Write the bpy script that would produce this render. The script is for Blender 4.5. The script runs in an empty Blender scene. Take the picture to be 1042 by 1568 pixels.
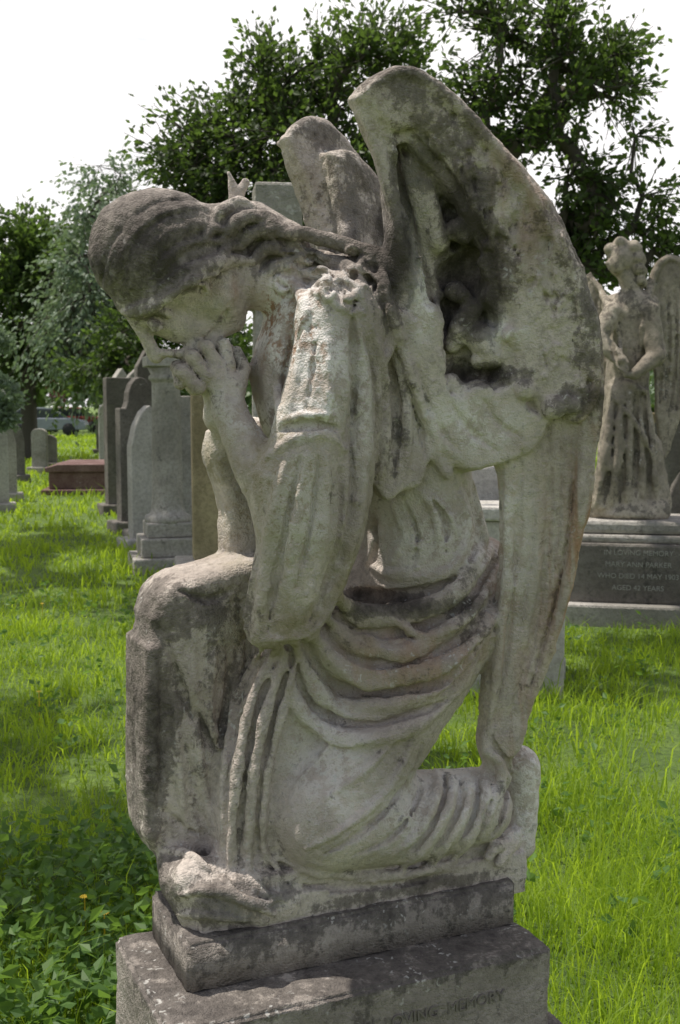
import bpy, math, time
import numpy as np
from mathutils import Vector, Matrix
T0=time.time()
scene=bpy.context.scene
# ------------------------------------------------------------ camera model
F=1750.;CU=521.;CV=784.;PITCH=math.atan(164/1750.);CP=math.cos(PITCH);SP=math.sin(PITCH)
EYE=np.array([0,0,1.6])
def ray(u,v):
    return np.array([(u-CU),F*CP+(CV-v)*SP,-F*SP+(CV-v)*CP])/F
def at(u,v,Y):
    d=ray(u,v);return EYE+d*(Y/d[1])
cam_d=bpy.data.cameras.new("camera");cam=bpy.data.objects.new("camera",cam_d);scene.collection.objects.link(cam)
cam.location=EYE;cam.rotation_euler=(math.pi/2-PITCH,0,0)
cam_d.sensor_fit='VERTICAL';cam_d.sensor_height=24;cam_d.sensor_width=16;cam_d.lens=24*F/1568.
cam_d.clip_end=2000;cam_d.clip_start=.05
cam_d.dof.use_dof=True;cam_d.dof.focus_distance=2.12;cam_d.dof.aperture_fstop=7.5
scene.camera=cam
scene.view_settings.view_transform='Standard';scene.view_settings.look='None';scene.view_settings.exposure=0
# ------------------------------------------------------------ helpers
def npmesh(name,V,Fs,smooth=True,mat=None,attrs=None,parent=None):
    me=bpy.data.meshes.new(name)
    V=np.asarray(V,np.float32);me.vertices.add(len(V));me.vertices.foreach_set('co',V.ravel())
    if not isinstance(Fs,list):Fs=[Fs]
    Fs=[np.asarray(f,np.int32) for f in Fs if len(f)]
    loops=np.concatenate([f.ravel() for f in Fs]);tot=np.concatenate([np.full(len(f),f.shape[1],np.int32) for f in Fs])
    st=np.concatenate([[0],np.cumsum(tot)[:-1]]).astype(np.int32)
    me.loops.add(len(loops));me.loops.foreach_set('vertex_index',loops)
    me.polygons.add(len(tot));me.polygons.foreach_set('loop_start',st)
    me.polygons.foreach_set('use_smooth',np.full(len(tot),smooth,bool))
    me.update(calc_edges=True);me.validate()
    if attrs:
        for k,a in attrs.items():
            at_=me.attributes.new(k,'FLOAT','POINT');at_.data.foreach_set('value',np.asarray(a,np.float32))
    if mat:me.materials.append(mat)
    ob=bpy.data.objects.new(name,me)
    scene.collection.objects.link(ob)
    if parent:ob.parent=parent
    return ob
def empty(name,loc=(0,0,0),rz=0):
    e=bpy.data.objects.new(name,None);e.location=loc;e.rotation_euler=(0,0,rz);e.empty_display_size=.2
    scene.collection.objects.link(e);return e
def prism(name,poly,y0,y1,mat,parent=None,bevel=.01,axis='y'):
    n=len(poly)
    if axis=='y':V=[(p[0],y0,p[1]) for p in poly]+[(p[0],y1,p[1]) for p in poly]
    else:V=[(p[0],p[1],y0) for p in poly]+[(p[0],p[1],y1) for p in poly]
    me=bpy.data.meshes.new(name)
    f=[list(range(n)),list(range(2*n-1,n-1,-1))]+[[i,i+n,(i+1)%n+n,(i+1)%n] for i in range(n)]
    me.from_pydata(V,[],f);me.update()
    import bmesh
    bm=bmesh.new();bm.from_mesh(me);bmesh.ops.recalc_face_normals(bm,faces=bm.faces);bm.to_mesh(me);bm.free()
    me.materials.append(mat)
    ob=bpy.data.objects.new(name,me);scene.collection.objects.link(ob)
    if parent:ob.parent=parent
    if bevel>0:
        b=ob.modifiers.new('b','BEVEL');b.width=bevel;b.segments=2;b.limit_method='ANGLE'
    return ob
def box(name,x0,x1,y0,y1,z0,z1,mat,parent=None,bevel=.01):
    return prism(name,[(x0,y0),(x1,y0),(x1,y1),(x0,y1)],z0,z1,mat,parent,bevel,'z')
def lathe(name,prof,mat,parent=None,n=24,loc=(0,0,0)):
    V=[];Fq=[]
    for r,z in prof:
        for i in range(n):
            a=2*math.pi*i/n;V.append((loc[0]+r*math.cos(a),loc[1]+r*math.sin(a),loc[2]+z))
    for j in range(len(prof)-1):
        for i in range(n):Fq.append((j*n+i,j*n+(i+1)%n,(j+1)*n+(i+1)%n,(j+1)*n+i))
    return npmesh(name,V,np.array(Fq),True,mat,parent=parent)
# ------------------------------------------------------------ materials
class NT:
    def __init__(s,name):
        s.m=bpy.data.materials.new(name);s.m.use_nodes=True;s.t=s.m.node_tree;s.t.nodes.clear()
        s.out=s.n('ShaderNodeOutputMaterial')
    def n(s,ty,**k):
        x=s.t.nodes.new(ty)
        for a,b in k.items():
            if a in x.inputs.keys():x.inputs[a].default_value=b
            else:setattr(x,a,b)
        return x
    def l(s,a,b):s.t.links.new(a,b)
    def noise(s,co,scale,detail=5,rough=.6,dist=0):
        x=s.n('ShaderNodeTexNoise');x.inputs['Scale'].default_value=scale;x.inputs['Detail'].default_value=detail
        x.inputs['Roughness'].default_value=rough;x.inputs['Distortion'].default_value=dist
        if co:s.l(co,x.inputs['Vector'])
        return x.outputs['Fac']
    def ramp(s,f,a,b,va=0,vb=1):
        x=s.n('ShaderNodeMapRange');x.interpolation_type='SMOOTHSTEP'
        x.inputs['From Min'].default_value=a;x.inputs['From Max'].default_value=b
        x.inputs['To Min'].default_value=va;x.inputs['To Max'].default_value=vb
        s.l(f,x.inputs['Value']);return x.outputs['Result']
    def math(s,op,a,b=None,clamp=False):
        x=s.n('ShaderNodeMath',operation=op);x.use_clamp=clamp
        for i,q in enumerate((a,b)):
            if q is None:continue
            if isinstance(q,(int,float)):x.inputs[i].default_value=q
            else:s.l(q,x.inputs[i])
        return x.outputs[0]
    def mix(s,f,a,b):
        x=s.n('ShaderNodeMix',data_type='RGBA')
        if isinstance(f,(int,float)):x.inputs[0].default_value=f
        else:s.l(f,x.inputs[0])
        for i,q in ((6,a),(7,b)):
            if isinstance(q,tuple):x.inputs[i].default_value=(*q,1)
            else:s.l(q,x.inputs[i])
        return x.outputs[2]
def stone(name,light,mid,dark,dk=.5,lichen=.5,attrs=False,sc=1.,bump=.5,moss=.2):
    N=NT(name);geo=N.n('ShaderNodeNewGeometry');P=geo.outputs['Position']
    n1=N.noise(P,3.6*sc,4,.62,.3);n2=N.noise(P,15*sc,6,.7);n3=N.noise(P,75*sc,4,.75)
    col=N.mix(N.ramp(n1,.36,.64),mid,light)
    col=N.mix(N.math('MULTIPLY',N.ramp(n3,.40,.64),.42),col,tuple(.5*c for c in mid))
    mp=N.n('ShaderNodeMapping');mp.inputs['Scale'].default_value=(1,1,.12);N.l(P,mp.inputs['Vector'])
    st=N.noise(mp.outputs[0],28*sc,3,.6,.4)
    sep=N.n('ShaderNodeSeparateXYZ');N.l(geo.outputs['Normal'],sep.inputs[0]);up=sep.outputs['Z']
    upm=N.ramp(up,-.1,.9)
    mixn=N.math('ADD',N.math('MULTIPLY',n2,.5),N.math('ADD',N.math('MULTIPLY',st,.28),N.math('MULTIPLY',n3,.22)))
    drv=N.math('ADD',mixn,N.math('MULTIPLY',upm,.05*dk))
    if attrs:
        a=N.n('ShaderNodeAttribute',attribute_name='soot_shade');w=N.n('ShaderNodeAttribute',attribute_name='warm')
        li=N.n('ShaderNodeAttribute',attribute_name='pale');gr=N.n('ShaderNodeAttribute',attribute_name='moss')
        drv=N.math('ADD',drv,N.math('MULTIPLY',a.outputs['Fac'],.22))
        col=N.mix(N.math('MULTIPLY',w.outputs['Fac'],N.ramp(st,.38,.62),True),col,(.33,.16,.07))
        col=N.mix(N.math('MULTIPLY',gr.outputs['Fac'],N.ramp(n2,.36,.6),True),col,(.21,.17,.075))
        col=N.mix(N.math('MULTIPLY',li.outputs['Fac'],N.ramp(N.math('ADD',N.math('MULTIPLY',n2,.55),N.math('MULTIPLY',n3,.45)),.44,.54),True),col,(.76,.71,.665))
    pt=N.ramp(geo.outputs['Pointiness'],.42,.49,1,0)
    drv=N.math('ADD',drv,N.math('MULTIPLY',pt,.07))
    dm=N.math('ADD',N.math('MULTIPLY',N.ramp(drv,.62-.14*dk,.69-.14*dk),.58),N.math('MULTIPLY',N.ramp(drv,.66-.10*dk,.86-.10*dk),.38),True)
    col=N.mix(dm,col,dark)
    v=N.n('ShaderNodeTexVoronoi');v.inputs['Scale'].default_value=50*sc
    nd=N.n('ShaderNodeTexNoise');nd.inputs['Scale'].default_value=40*sc;N.l(P,nd.inputs['Vector'])
    vm=N.n('ShaderNodeVectorMath',operation='ADD');sc_=N.n('ShaderNodeVectorMath',operation='SCALE');sc_.inputs['Scale'].default_value=.06/sc
    N.l(nd.outputs['Color'],sc_.inputs[0]);N.l(P,vm.inputs[0]);N.l(sc_.outputs[0],vm.inputs[1]);N.l(vm.outputs[0],v.inputs['Vector'])
    sp=N.ramp(v.outputs['Distance'],.14,.30,1,0)
    msk=N.math('MULTIPLY',sp,N.ramp(N.noise(P,7*sc,3,.6),.60-.16*lichen,.70-.16*lichen))
    msk=N.math('MULTIPLY',msk,N.ramp(up,-.35,.45,.35,1))
    col=N.mix(N.math('MULTIPLY',msk,.75),col,(.56,.54,.50))
    if moss:
        col=N.mix(N.math('MULTIPLY',N.ramp(N.noise(P,5*sc,4,.7),.5,.7),moss),col,(.15,.145,.07))
    b=N.n('ShaderNodeBsdfPrincipled');b.inputs['Roughness'].default_value=.92
    b.inputs['Specular IOR Level'].default_value=.25
    N.l(col,b.inputs['Base Color'])
    n4=N.noise(P,240*sc,2,.6)
    h=N.math('ADD',N.math('MULTIPLY',n3,.8),N.math('MULTIPLY',n4,.45))
    h=N.math('ADD',h,N.math('MULTIPLY',n2,.9))
    bp=N.n('ShaderNodeBump');bp.inputs['Strength'].default_value=bump;bp.inputs['Distance'].default_value=.014/sc
    N.l(h,bp.inputs['Height']);N.l(bp.outputs[0],b.inputs['Normal']);N.l(b.outputs[0],N.out.inputs[0])
    return N.m
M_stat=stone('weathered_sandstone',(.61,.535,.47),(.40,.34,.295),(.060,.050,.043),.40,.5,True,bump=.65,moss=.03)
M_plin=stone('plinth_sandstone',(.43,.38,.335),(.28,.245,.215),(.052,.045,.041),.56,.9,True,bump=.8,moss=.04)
M_far=stone('grey_gravestone',(.44,.41,.37),(.27,.25,.22),(.06,.058,.052),.45,.3,sc=.4)
M_far2=stone('pale_gravestone',(.54,.51,.47),(.42,.39,.355),(.10,.10,.09),.3,.2,sc=.4)
M_tan=stone('tan_gravestone',(.40,.33,.20),(.25,.20,.12),(.07,.06,.04),.3,.2,sc=.4)
M_dark=stone('dark_gravestone',(.22,.20,.175),(.135,.12,.105),(.035,.035,.03),.55,.2,sc=.4)
M_pink=stone('pink_granite',(.24,.16,.145),(.15,.085,.075),(.07,.045,.04),.2,.1,sc=.4,moss=0)
def plain(name,c,rough=.6,metal=0):
    N=NT(name);geo=N.n('ShaderNodeNewGeometry');n=N.noise(geo.outputs['Position'],9,4)
    b=N.n('ShaderNodeBsdfPrincipled');b.inputs['Roughness'].default_value=rough;b.inputs['Metallic'].default_value=metal
    N.l(N.mix(n,tuple(.8*x for x in c),tuple(min(1,1.15*x) for x in c)),b.inputs['Base Color']);N.l(b.outputs[0],N.out.inputs[0]);return N.m
def leafmat(name,c1,c2,trans,tc,ntscale=.8):
    N=NT(name);geo=N.n('ShaderNodeNewGeometry');n=N.noise(geo.outputs['Position'],ntscale,2)
    at_=N.n('ShaderNodeAttribute',attribute_name='rnd')
    f=N.math('ADD',N.math('MULTIPLY',N.ramp(n,.35,.65),.5),N.math('MULTIPLY',at_.outputs['Fac'],.5))
    col=N.mix(f,c1,c2);b=N.n('ShaderNodeBsdfPrincipled');b.inputs['Roughness'].default_value=.5
    b.inputs['Specular IOR Level'].default_value=.3
    N.l(col,b.inputs['Base Color']);t=N.n('ShaderNodeBsdfTranslucent')
    N.l(N.mix(f,tuple(.7*x for x in tc),tc),t.inputs['Color'])
    mx=N.n('ShaderNodeMixShader');mx.inputs[0].default_value=trans
    N.l(b.outputs[0],mx.inputs[1]);N.l(t.outputs[0],mx.inputs[2]);N.l(mx.outputs[0],N.out.inputs[0]);return N.m
M_leaf=leafmat('tree_leaf',(.03,.05,.016),(.07,.105,.028),.38,(.17,.28,.045))
M_leafb=leafmat('birch_leaf',(.13,.18,.12),(.24,.30,.20),.3,(.27,.38,.16))
M_leafd=leafmat('distant_leaf',(.04,.065,.025),(.09,.14,.045),.25,(.14,.25,.05),.3)
M_leafr=leafmat('copper_leaf',(.06,.02,.02),(.12,.035,.03),.25,(.2,.06,.05),.3)
M_grass=leafmat('grass_blade',(.09,.175,.012),(.24,.32,.03),.5,(.54,.74,.045),1.6)
M_weed=leafmat('weed_leaf',(.05,.115,.028),(.12,.20,.045),.4,(.26,.44,.06),3)
M_bark=plain('bark',(.07,.06,.045),.9)
# ------------------------------------------------------------ volumetric sculpting
def catmull(P,step):
    P=np.asarray(P,float)
    if len(P)<3:
        n=max(2,int(np.linalg.norm((P[-1]-P[0])[:2])/step)+1);t=np.linspace(0,1,n)[:,None];return P[0]*(1-t)+P[-1]*t
    Q=np.vstack([2*P[0]-P[1],P,2*P[-1]-P[-2]]);out=[]
    for i in range(1,len(Q)-2):
        n=max(1,int(np.linalg.norm((Q[i+1]-Q[i])[:2])/step))
        for j in range(n):
            t=j/n;a,b,c,d=Q[i-1:i+3]
            out.append(.5*((2*b)+(-a+c)*t+(2*a-5*b+4*c-d)*t*t+(-a+3*b-3*c+d)*t**3))
    out.append(Q[-2]);return np.array(out)
class Sculpt:
    def __init__(s,C,yaw,lo,hi,vox):
        s.C=np.array([C[0],C[1],0.]);s.yaw=yaw;s.A=np.array([math.cos(yaw),math.sin(yaw),0]);s.L=np.array([math.sin(yaw),-math.cos(yaw),0])
        s.vox=vox;s.lo=np.array(lo,float);ny=int((hi[1]-lo[1])/vox)//2*2+1
        s.n=(int((hi[0]-lo[0])/vox)+1,ny,int((hi[2]-lo[2])/vox)+1)
        s.lo[1]=-(ny-1)/2*vox
        s.ax=[s.lo[i]+np.arange(s.n[i])*vox for i in range(3)]
        s.ax=[a.astype(np.float32) for a in s.ax]
        s.G=np.full(s.n,1.,np.float32)
    def m(s,u,v,l):
        d=ray(u,v);t=(l-(EYE-s.C)@s.L)/(d@s.L);P=EYE+t*d-s.C
        return np.array([P@s.A,-l,P[2]]),t/F
    def sl(s,lo,hi):
        o=[]
        for i in range(3):
            a=max(0,int((lo[i]-s.lo[i])/s.vox));b=min(s.n[i],int((hi[i]-s.lo[i])/s.vox)+2)
            if b<=a:return None
            o.append(slice(a,b))
        return tuple(o)
    def xyz(s,sl):return s.ax[0][sl[0]][:,None,None],s.ax[1][sl[1]][None,:,None],s.ax[2][sl[2]][None,None,:]
    def comb(s,sl,d,k,mode):
        g=s.G[sl];k=max(k,1e-4)
        if mode=='add':
            h=np.maximum(k-np.abs(g-d),0)/k;s.G[sl]=np.minimum(g,d)-h*h*k*.25
        else:
            d=-d;h=np.maximum(k-np.abs(g-d),0)/k;s.G[sl]=np.maximum(g,d)+h*h*k*.25
    def tube(s,P,R,k=.02,mode='add',sq=1.):
        P=np.asarray(P,float);R=np.asarray(R,float);ex=np.array([1,max(sq,.3),1])
        mg=k+2*s.vox;Rm=R.max()
        lo=(P-Rm*ex).min(0)-mg;hi=(P+Rm*ex).max(0)+mg
        sl=s.sl(lo,hi)
        if sl is None:return
        T=np.full([a.stop-a.start for a in sl],1.,np.float32)
        for i in range(max(1,len(P)-1)):
            a=P[i];b=P[min(i+1,len(P)-1)];ra=R[i];rb=R[min(i+1,len(P)-1)];r=max(ra,rb)
            q=s.sl(np.minimum(a,b)-r*ex-mg,np.maximum(a,b)+r*ex+mg)
            if q is None:continue
            q=tuple(slice(max(q[j].start,sl[j].start),min(q[j].stop,sl[j].stop)) for j in range(3))
            X,Y,Z=s.xyz(q);px=X-np.float32(a[0]);py=(Y-np.float32(a[1]))/np.float32(sq);pz=Z-np.float32(a[2])
            ba=b-a;ba=np.array([ba[0],ba[1]/sq,ba[2]]);bb=np.float32(ba@ba+1e-12);ba=ba.astype(np.float32)
            h=np.clip((px*ba[0]+py*ba[1]+pz*ba[2])/bb,0,1)
            d=np.sqrt((px-h*ba[0])**2+(py-h*ba[1])**2+(pz-h*ba[2])**2)-(np.float32(ra)+np.float32(rb-ra)*h)
            if sq<1:d=d*np.float32(sq)
            w=tuple(slice(q[j].start-sl[j].start,q[j].stop-sl[j].start) for j in range(3))
            T[w]=np.minimum(T[w],d)
        s.comb(sl,T,k,mode)
    def chain(s,pts,k=.03,mode='add',sq=1.,lf=None):
        L=[];R=[]
        for u,v,l,r in np.array(pts,float):
            if lf is not None:
                off=l;l=.2
                for _ in range(5):
                    q,_s=s.m(u,v,l);l=-lf(q[0],q[2])+off
            p,sc=s.m(u,v,l);L.append(p);R.append(r*sc)
        s.tube(L,R,k,mode,sq)
    def ell(s,u,v,l,ru,rv,rl,rot=0,k=.02,mode='add'):
        c,sc=s.m(u,v,l);rx=ru*sc;rz=rv*sc;R=max(rx,rz)
        sl=s.sl(c-[R+k+.01,rl+k+.01,R+k+.01],c+[R+k+.01,rl+k+.01,R+k+.01])
        X,Y,Z=s.xyz(sl);X=X-c[0];Y=Y-c[1];Z=Z-c[2];a=math.radians(rot);ca,sa=math.cos(a),math.sin(a)
        X2=X*ca+Z*sa;Z2=-X*sa+Z*ca
        k0=np.sqrt((X2/rx)**2+(Y/rl)**2+(Z2/rz)**2);k1=np.sqrt((X2/rx**2)**2+(Y/rl**2)**2+(Z2/rz**2)**2)+1e-9
        s.comb(sl,k0*(k0-1)/k1,k,mode)
    def fit(s,pts):
        P=np.array([s.m(*p)[0] for p in pts]);x,y,z=P.T
        z=z-1.4
        B=np.stack([x*0+1,x,z,x*x,x*z,z*z],1);c=np.linalg.lstsq(B,y,rcond=1e-4)[0]
        return lambda x,z:c[0]+c[1]*x+c[2]*(z-1.4)+c[3]*x*x+c[4]*x*(z-1.4)+c[5]*(z-1.4)**2
    def slab(s,pts,th,k=.01,off=0.,rd=.008,lf=None,mode='add',step=12,smooth=True):
        P=np.array(pts,float)
        if smooth:P=catmull(np.vstack([P,P[:1]]),step)[:-1]
        if lf is None:
            ls=set(p[2] for p in pts)
            if len(ls)==1:
                l0=pts[0][2];lf=lambda x,z:-l0+0*x
            else:
                Q=np.array([s.m(*p)[0] for p in pts]);x,y,z=Q.T;c=np.linalg.lstsq(np.stack([x*0+1,x,z],1),y,rcond=None)[0]
                lf=lambda x,z:c[0]+c[1]*x+c[2]*z
        V=[]
        for p in P:
            l=.15
            for _ in range(5):
                q,_s=s.m(p[0],p[1],l);l=-lf(q[0],q[2])+off
            V.append((q[0],q[2]))
        V=np.array(V);lo2=V.min(0)-.01-k;hi2=V.max(0)+.01+k
        sl=s.sl((lo2[0],s.lo[1],lo2[1]),(hi2[0],s.ax[1][-1],hi2[1]))
        X=s.ax[0][sl[0]][:,None];Z=s.ax[2][sl[2]][None,:]
        X=X+0*Z;Z=Z+0*X
        d=np.full(X.shape,1e9);sg=np.ones(X.shape)
        n=len(V)
        for i in range(n):
            a=V[i];b=V[i-1];e=b-a;wx=X-a[0];wz=Z-a[1];h=np.clip((wx*e[0]+wz*e[1])/(e@e+1e-12),0,1)
            d=np.minimum(d,(wx-e[0]*h)**2+(wz-e[1]*h)**2)
            c1=Z>=a[1];c2=Z<b[1];c3=e[0]*wz>e[1]*wx
            f=(c1&c2&c3)|(~c1&~c2&~c3);sg=np.where(f,-sg,sg)
        d2=(sg*np.sqrt(d)).astype(np.float32)
        y0=(lf(X,Z)-off).astype(np.float32)
        yin=y0[d2<.02]
        ylo=yin.min()-th-k-.01;yhi=yin.max()+th+k+.01
        ya=max(0,int((ylo-s.lo[1])/s.vox));yb=min(s.n[1],int((yhi-s.lo[1])/s.vox)+2)
        sl=(sl[0],slice(ya,yb),sl[2])
        Y=s.ax[1][sl[1]][None,:,None]
        qx=d2[:,None,:]+rd+0*Y;qy=np.abs(Y-y0[:,None,:])-th+rd
        D=np.minimum(np.maximum(qx,qy),0)+np.sqrt(np.maximum(qx,0)**2+np.maximum(qy,0)**2)-rd
        s.comb(sl,D.astype(np.float32),k,mode)
    def hit(s,u,v):
        d=ray(u,v);tc=(0-(EYE-s.C)@s.L)/(d@s.L);ts=np.arange(tc-.55,tc+.45,s.vox*.5)
        P=EYE+ts[:,None]*d-s.C
        I=[np.round((P@s.A-s.lo[0])/s.vox).astype(int),np.round((-(P@s.L)-s.lo[1])/s.vox).astype(int),np.round((P[:,2]-s.lo[2])/s.vox).astype(int)]
        ok=np.ones(len(ts),bool)
        for i in range(3):ok&=(I[i]>=0)&(I[i]<s.n[i])
        I=[np.where(ok,i,0) for i in I];g=np.where(ok,s.G[I[0],I[1],I[2]],1.)
        w=np.nonzero(g<0)[0]
        return None if len(w)==0 else ts[w[0]]
    def stroke(s,pts,r,h=.5,k=.01,mode='add',taper=True,step=9,sm=5,raw=False):
        if not raw:r*=1.06;h=min(.82,h+.15);k*=.6
        P=catmull(np.array(pts,float)[:,:2],step);T=[];U=[]
        for p in P:
            t=s.hit(p[0],p[1])
            if t is not None:T.append(t);U.append(p)
        if len(T)<2:return
        T=np.array(T);n=len(T)
        if n>4:
            Tp=np.pad(T,sm//2,mode='edge');T=np.array([np.median(Tp[i:i+sm]) for i in range(n)])
            for _ in range(2):
                Tp=np.pad(T,1,mode='edge');T=(Tp[:-2]+Tp[1:-1]*2+Tp[2:])/4
        L=[];R=[]
        for i,(p,t) in enumerate(zip(U,T)):
            q=i/(n-1);f=1. if not taper else (.3+.7*min(1,4*q,4*(1-q)))
            rr=r*t/F*f;d=ray(p[0],p[1]);dd=d/np.linalg.norm(d)
            off=(1-2*h)*rr if mode=='add' else (1-2*h)*-rr
            Q=EYE+t*d+dd*off-s.C
            L.append([Q@s.A,-(Q@s.L),Q[2]]);R.append(rr)
        s.tube(L,R,k,mode)
    def noise(s,sc,amp,seed):
        r=np.random.default_rng(seed);dims=[int(s.n[i]*s.vox/sc)+3 for i in range(3)]
        A=r.standard_normal(dims).astype(np.float32)
        for i in range(3):
            x=(np.arange(s.n[i])*s.vox/sc);j=x.astype(int);f=(x-j).astype(np.float32);f=f*f*(3-2*f)
            shp=[1,1,1];shp[i]=-1;f=f.reshape(shp);A=np.take(A,j,i)*(1-f)+np.take(A,j+1,i)*f
        s.G+=A*amp
    def mesh(s):
        G=s.G;S=G<0
        anyc=np.zeros([q-1 for q in G.shape],bool);allc=~anyc
        nx,ny,nz=G.shape
        cs=[(x,y,z) for x in(0,1) for y in(0,1) for z in(0,1)]
        for x,y,z in cs:
            q=S[x:nx-1+x,y:ny-1+y,z:nz-1+z];anyc|=q;allc&=q
        act=anyc&~allc;cells=np.argwhere(act);idx=np.full(act.shape,-1,np.int32);idx[act]=np.arange(len(cells))
        val={c:G[cells[:,0]+c[0],cells[:,1]+c[1],cells[:,2]+c[2]] for c in cs}
        acc=np.zeros((len(cells),3));cnt=np.zeros(len(cells))
        for c in cs:
            for ax in range(3):
                if c[ax]==0:
                    e=list(c);e[ax]=1;e=tuple(e);va,vb=val[c],val[e];cr=(va<0)!=(vb<0)
                    t=np.where(cr,va/np.where(cr,va-vb,1),0);p=np.array(c,float)[None]+t[:,None]*(np.array(e)-np.array(c))[None]
                    acc+=p*cr[:,None];cnt+=cr
        V=(cells+acc/cnt[:,None])*s.vox+s.lo
        Fq=[]
        o=[[(0,-1,-1),(0,0,-1),(0,0,0),(0,-1,0)],[(-1,0,-1),(-1,0,0),(0,0,0),(0,0,-1)],[(-1,-1,0),(0,-1,0),(0,0,0),(-1,0,0)]]
        for ax in range(3):
            a=[slice(1,-1)]*3;b=[slice(1,-1)]*3;a[ax]=slice(0,-1);b[ax]=slice(1,None)
            Sa=S[tuple(a)];Sb=S[tuple(b)]
            for ins in (True,False):
                w=np.argwhere((Sa!=Sb)&(Sa==ins))
                if len(w)==0:continue
                off=np.array([1,1,1]);off[ax]=0;w=w+off
                q=np.stack([idx[w[:,0]+c[0],w[:,1]+c[1],w[:,2]+c[2]] for c in o[ax]],1)
                if not ins:q=q[:,::-1]
                Fq.append(q)
        return V,np.concatenate(Fq)
# ============================================================ MAIN ANGEL
YAW=math.radians(24);C0=(0,2.213);VOX=.0034
S=Sculpt(C0,YAW,(-.53,-.36,.63),(.60,.36,2.24),VOX)
W=Sculpt(C0,YAW,(-.53,-.36,.63),(.60,.36,2.24),VOX)
wp=[(535,150,.17),(565,120,.19),(605,102,.2),(645,112,.21),(700,155,.22),(765,222,.24),(830,300,.26),(880,400,.27),(908,500,.28),(915,600,.28),(905,720,.26),(882,850,.23),(850,980,.19),(812,1080,.16),(788,1150,.14),(737,1150,.13),(738,1060,.14),(757,960,.15),(768,850,.17),(762,715,.17),(715,722,.16),(680,700,.155),(650,640,.15),(620,560,.14),(590,470,.12),(592,400,.12),(590,300,.13),(562,215,.15)]
lf=W.fit(wp+[(700,400,.17),(760,600,.19),(830,800,.20)])
W.slab(wp,.020,.01,0,.014,lf)
W.slab([(585,190),(640,180),(720,240),(790,350),(820,480),(815,620),(740,660),(650,600),(605,440),(590,300)],.04,.03,-.045,.03,lf)
band=[(546,152),(570,125),(605,106),(642,114),(700,160),(765,228),(828,305),(876,400),(905,500),(910,590),(895,632),(872,650),(850,632),(832,648),(808,612),(795,622),(783,590),(786,540),(772,520),(780,480),(762,430),(770,405),(742,360),(722,335),(700,275),(655,225),(625,200),(600,205),(575,185)]
W.slab(band,.022,.007,.018,.014,lf,step=7)
W.slab([(600,470),(625,485),(650,520),(668,528),(680,560),(690,595),(702,606),(722,590),(745,588),(752,600),(775,590),(800,620),(832,650),(812,690),(758,712),(715,720),(680,700),(640,640),(615,560)],.018,.008,.020,.012,lf,step=7)
W.slab([(540,150),(570,170),(602,215),(622,300),(648,390),(664,470),(680,525),(655,530),(632,500),(600,420),(590,300),(562,215)],.016,.010,.014,.012,lf)
rec=[(612,222),(630,215),(655,240),(685,275),(712,312),(735,355),(748,385),(740,400),(758,430),(752,455),(772,490),(762,520),(778,550),(765,585),(740,580),(715,592),(692,606),(684,575),(690,545),(672,500),(660,440),(640,360),(618,290)]
W.slab(rec,.062,.004,.036,.006,lf,'sub',step=7)
for q in ([(700,425,-.024,32),(722,402,-.024,26)],[(712,570,-.02,22),(738,572,-.02,12)],[(690,330,-.02,16),(700,365,-.02,22)],[(690,470,-.024,18),(690,500,-.02,14)]):
    W.chain(q,.008,'sub',lf=lf)
W.chain([(632,255,-.018,17),(655,320,-.018,20),(672,370,-.022,18)],.012,lf=lf)
W.chain([(700,352,-.005,17),(712,362,-.005,13)],.006,lf=lf)
W.chain([(698,446,-.02,16),(708,452,-.008,13)],.004,lf=lf)
W.chain([(722,475,-.005,17),(706,505,-.002,19),(694,528,-.005,12)],.008,lf=lf)
W.chain([(735,515,.0,22),(752,545,.004,21),(735,552,.004,14)],.008,lf=lf)
W.chain([(655,480,.012,18),(662,515,.014,17)],.008,lf=lf)
W.chain([(690,588,.01,16),(704,600,.012,13)],.008,lf=lf)
for c in [(805,605,16),(850,632,18),(875,628,14),(748,382,10),(780,520,11),(785,590,12)]:
    W.stroke([(c[0]-3,c[1]-18),(c[0]+1,c[1]+2)],c[2],.35,.01)
for q,r in (([(552,170),(590,270),(622,400),(648,470)],8),([(608,215),(635,310),(658,410),(676,500)],6),
          ([(548,150),(600,112),(650,120),(720,180),(800,275),(862,380),(890,480),(900,580)],9),
          ([(640,205),(700,262),(740,330),(765,400),(780,470)],6)):
    W.stroke(q,r,.35,.014)
for q,r,md in (([(582,180),(610,280),(640,400),(660,480)],5,'sub'),([(800,690),(790,850),(775,1000),(755,1120)],5,'sub'),([(840,660),(840,820),(815,980),(775,1120)],6,'sub'),([(880,650),(875,800),(845,950),(800,1090)],5,'sub'),([(858,660),(855,800),(830,960)],3,'sub'),([(820,690),(815,830),(797,960)],3,'sub'),
          ([(775,720),(778,850),(765,990),(748,1120)],8,'add'),([(895,650),(885,790),(862,920),(815,1070)],8,'add'),
          ([(770,215),(830,300),(868,400),(885,500)],3,'sub'),([(650,140),(720,205),(785,290),(835,390),(855,480)],3,'sub'),
          ([(640,560),(665,640),(700,690)],5,'sub'),([(690,620),(720,660),(760,690)],4,'sub'),([(740,610),(765,650),(800,670)],4,'sub')):
    W.stroke(q,r,.35,.01,md)
rr=np.random.default_rng(3)
for i in range(110):
    q=rr.uniform(0,1);u=np.interp(q,[0,.3,.7,1],[640,745,850,870])+rr.uniform(-38,34);v=np.interp(q,[0,.3,.7,1],[160,270,450,600])+rr.uniform(-20,20)
    a=rr.uniform(.6,1.4)
    W.stroke([(u,v),(u+8*math.cos(a),v+10*math.sin(a)),(u+4,v+20)],rr.uniform(3,5.5),.38,.006,'add' if rr.random()<.5 else 'sub')
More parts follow.
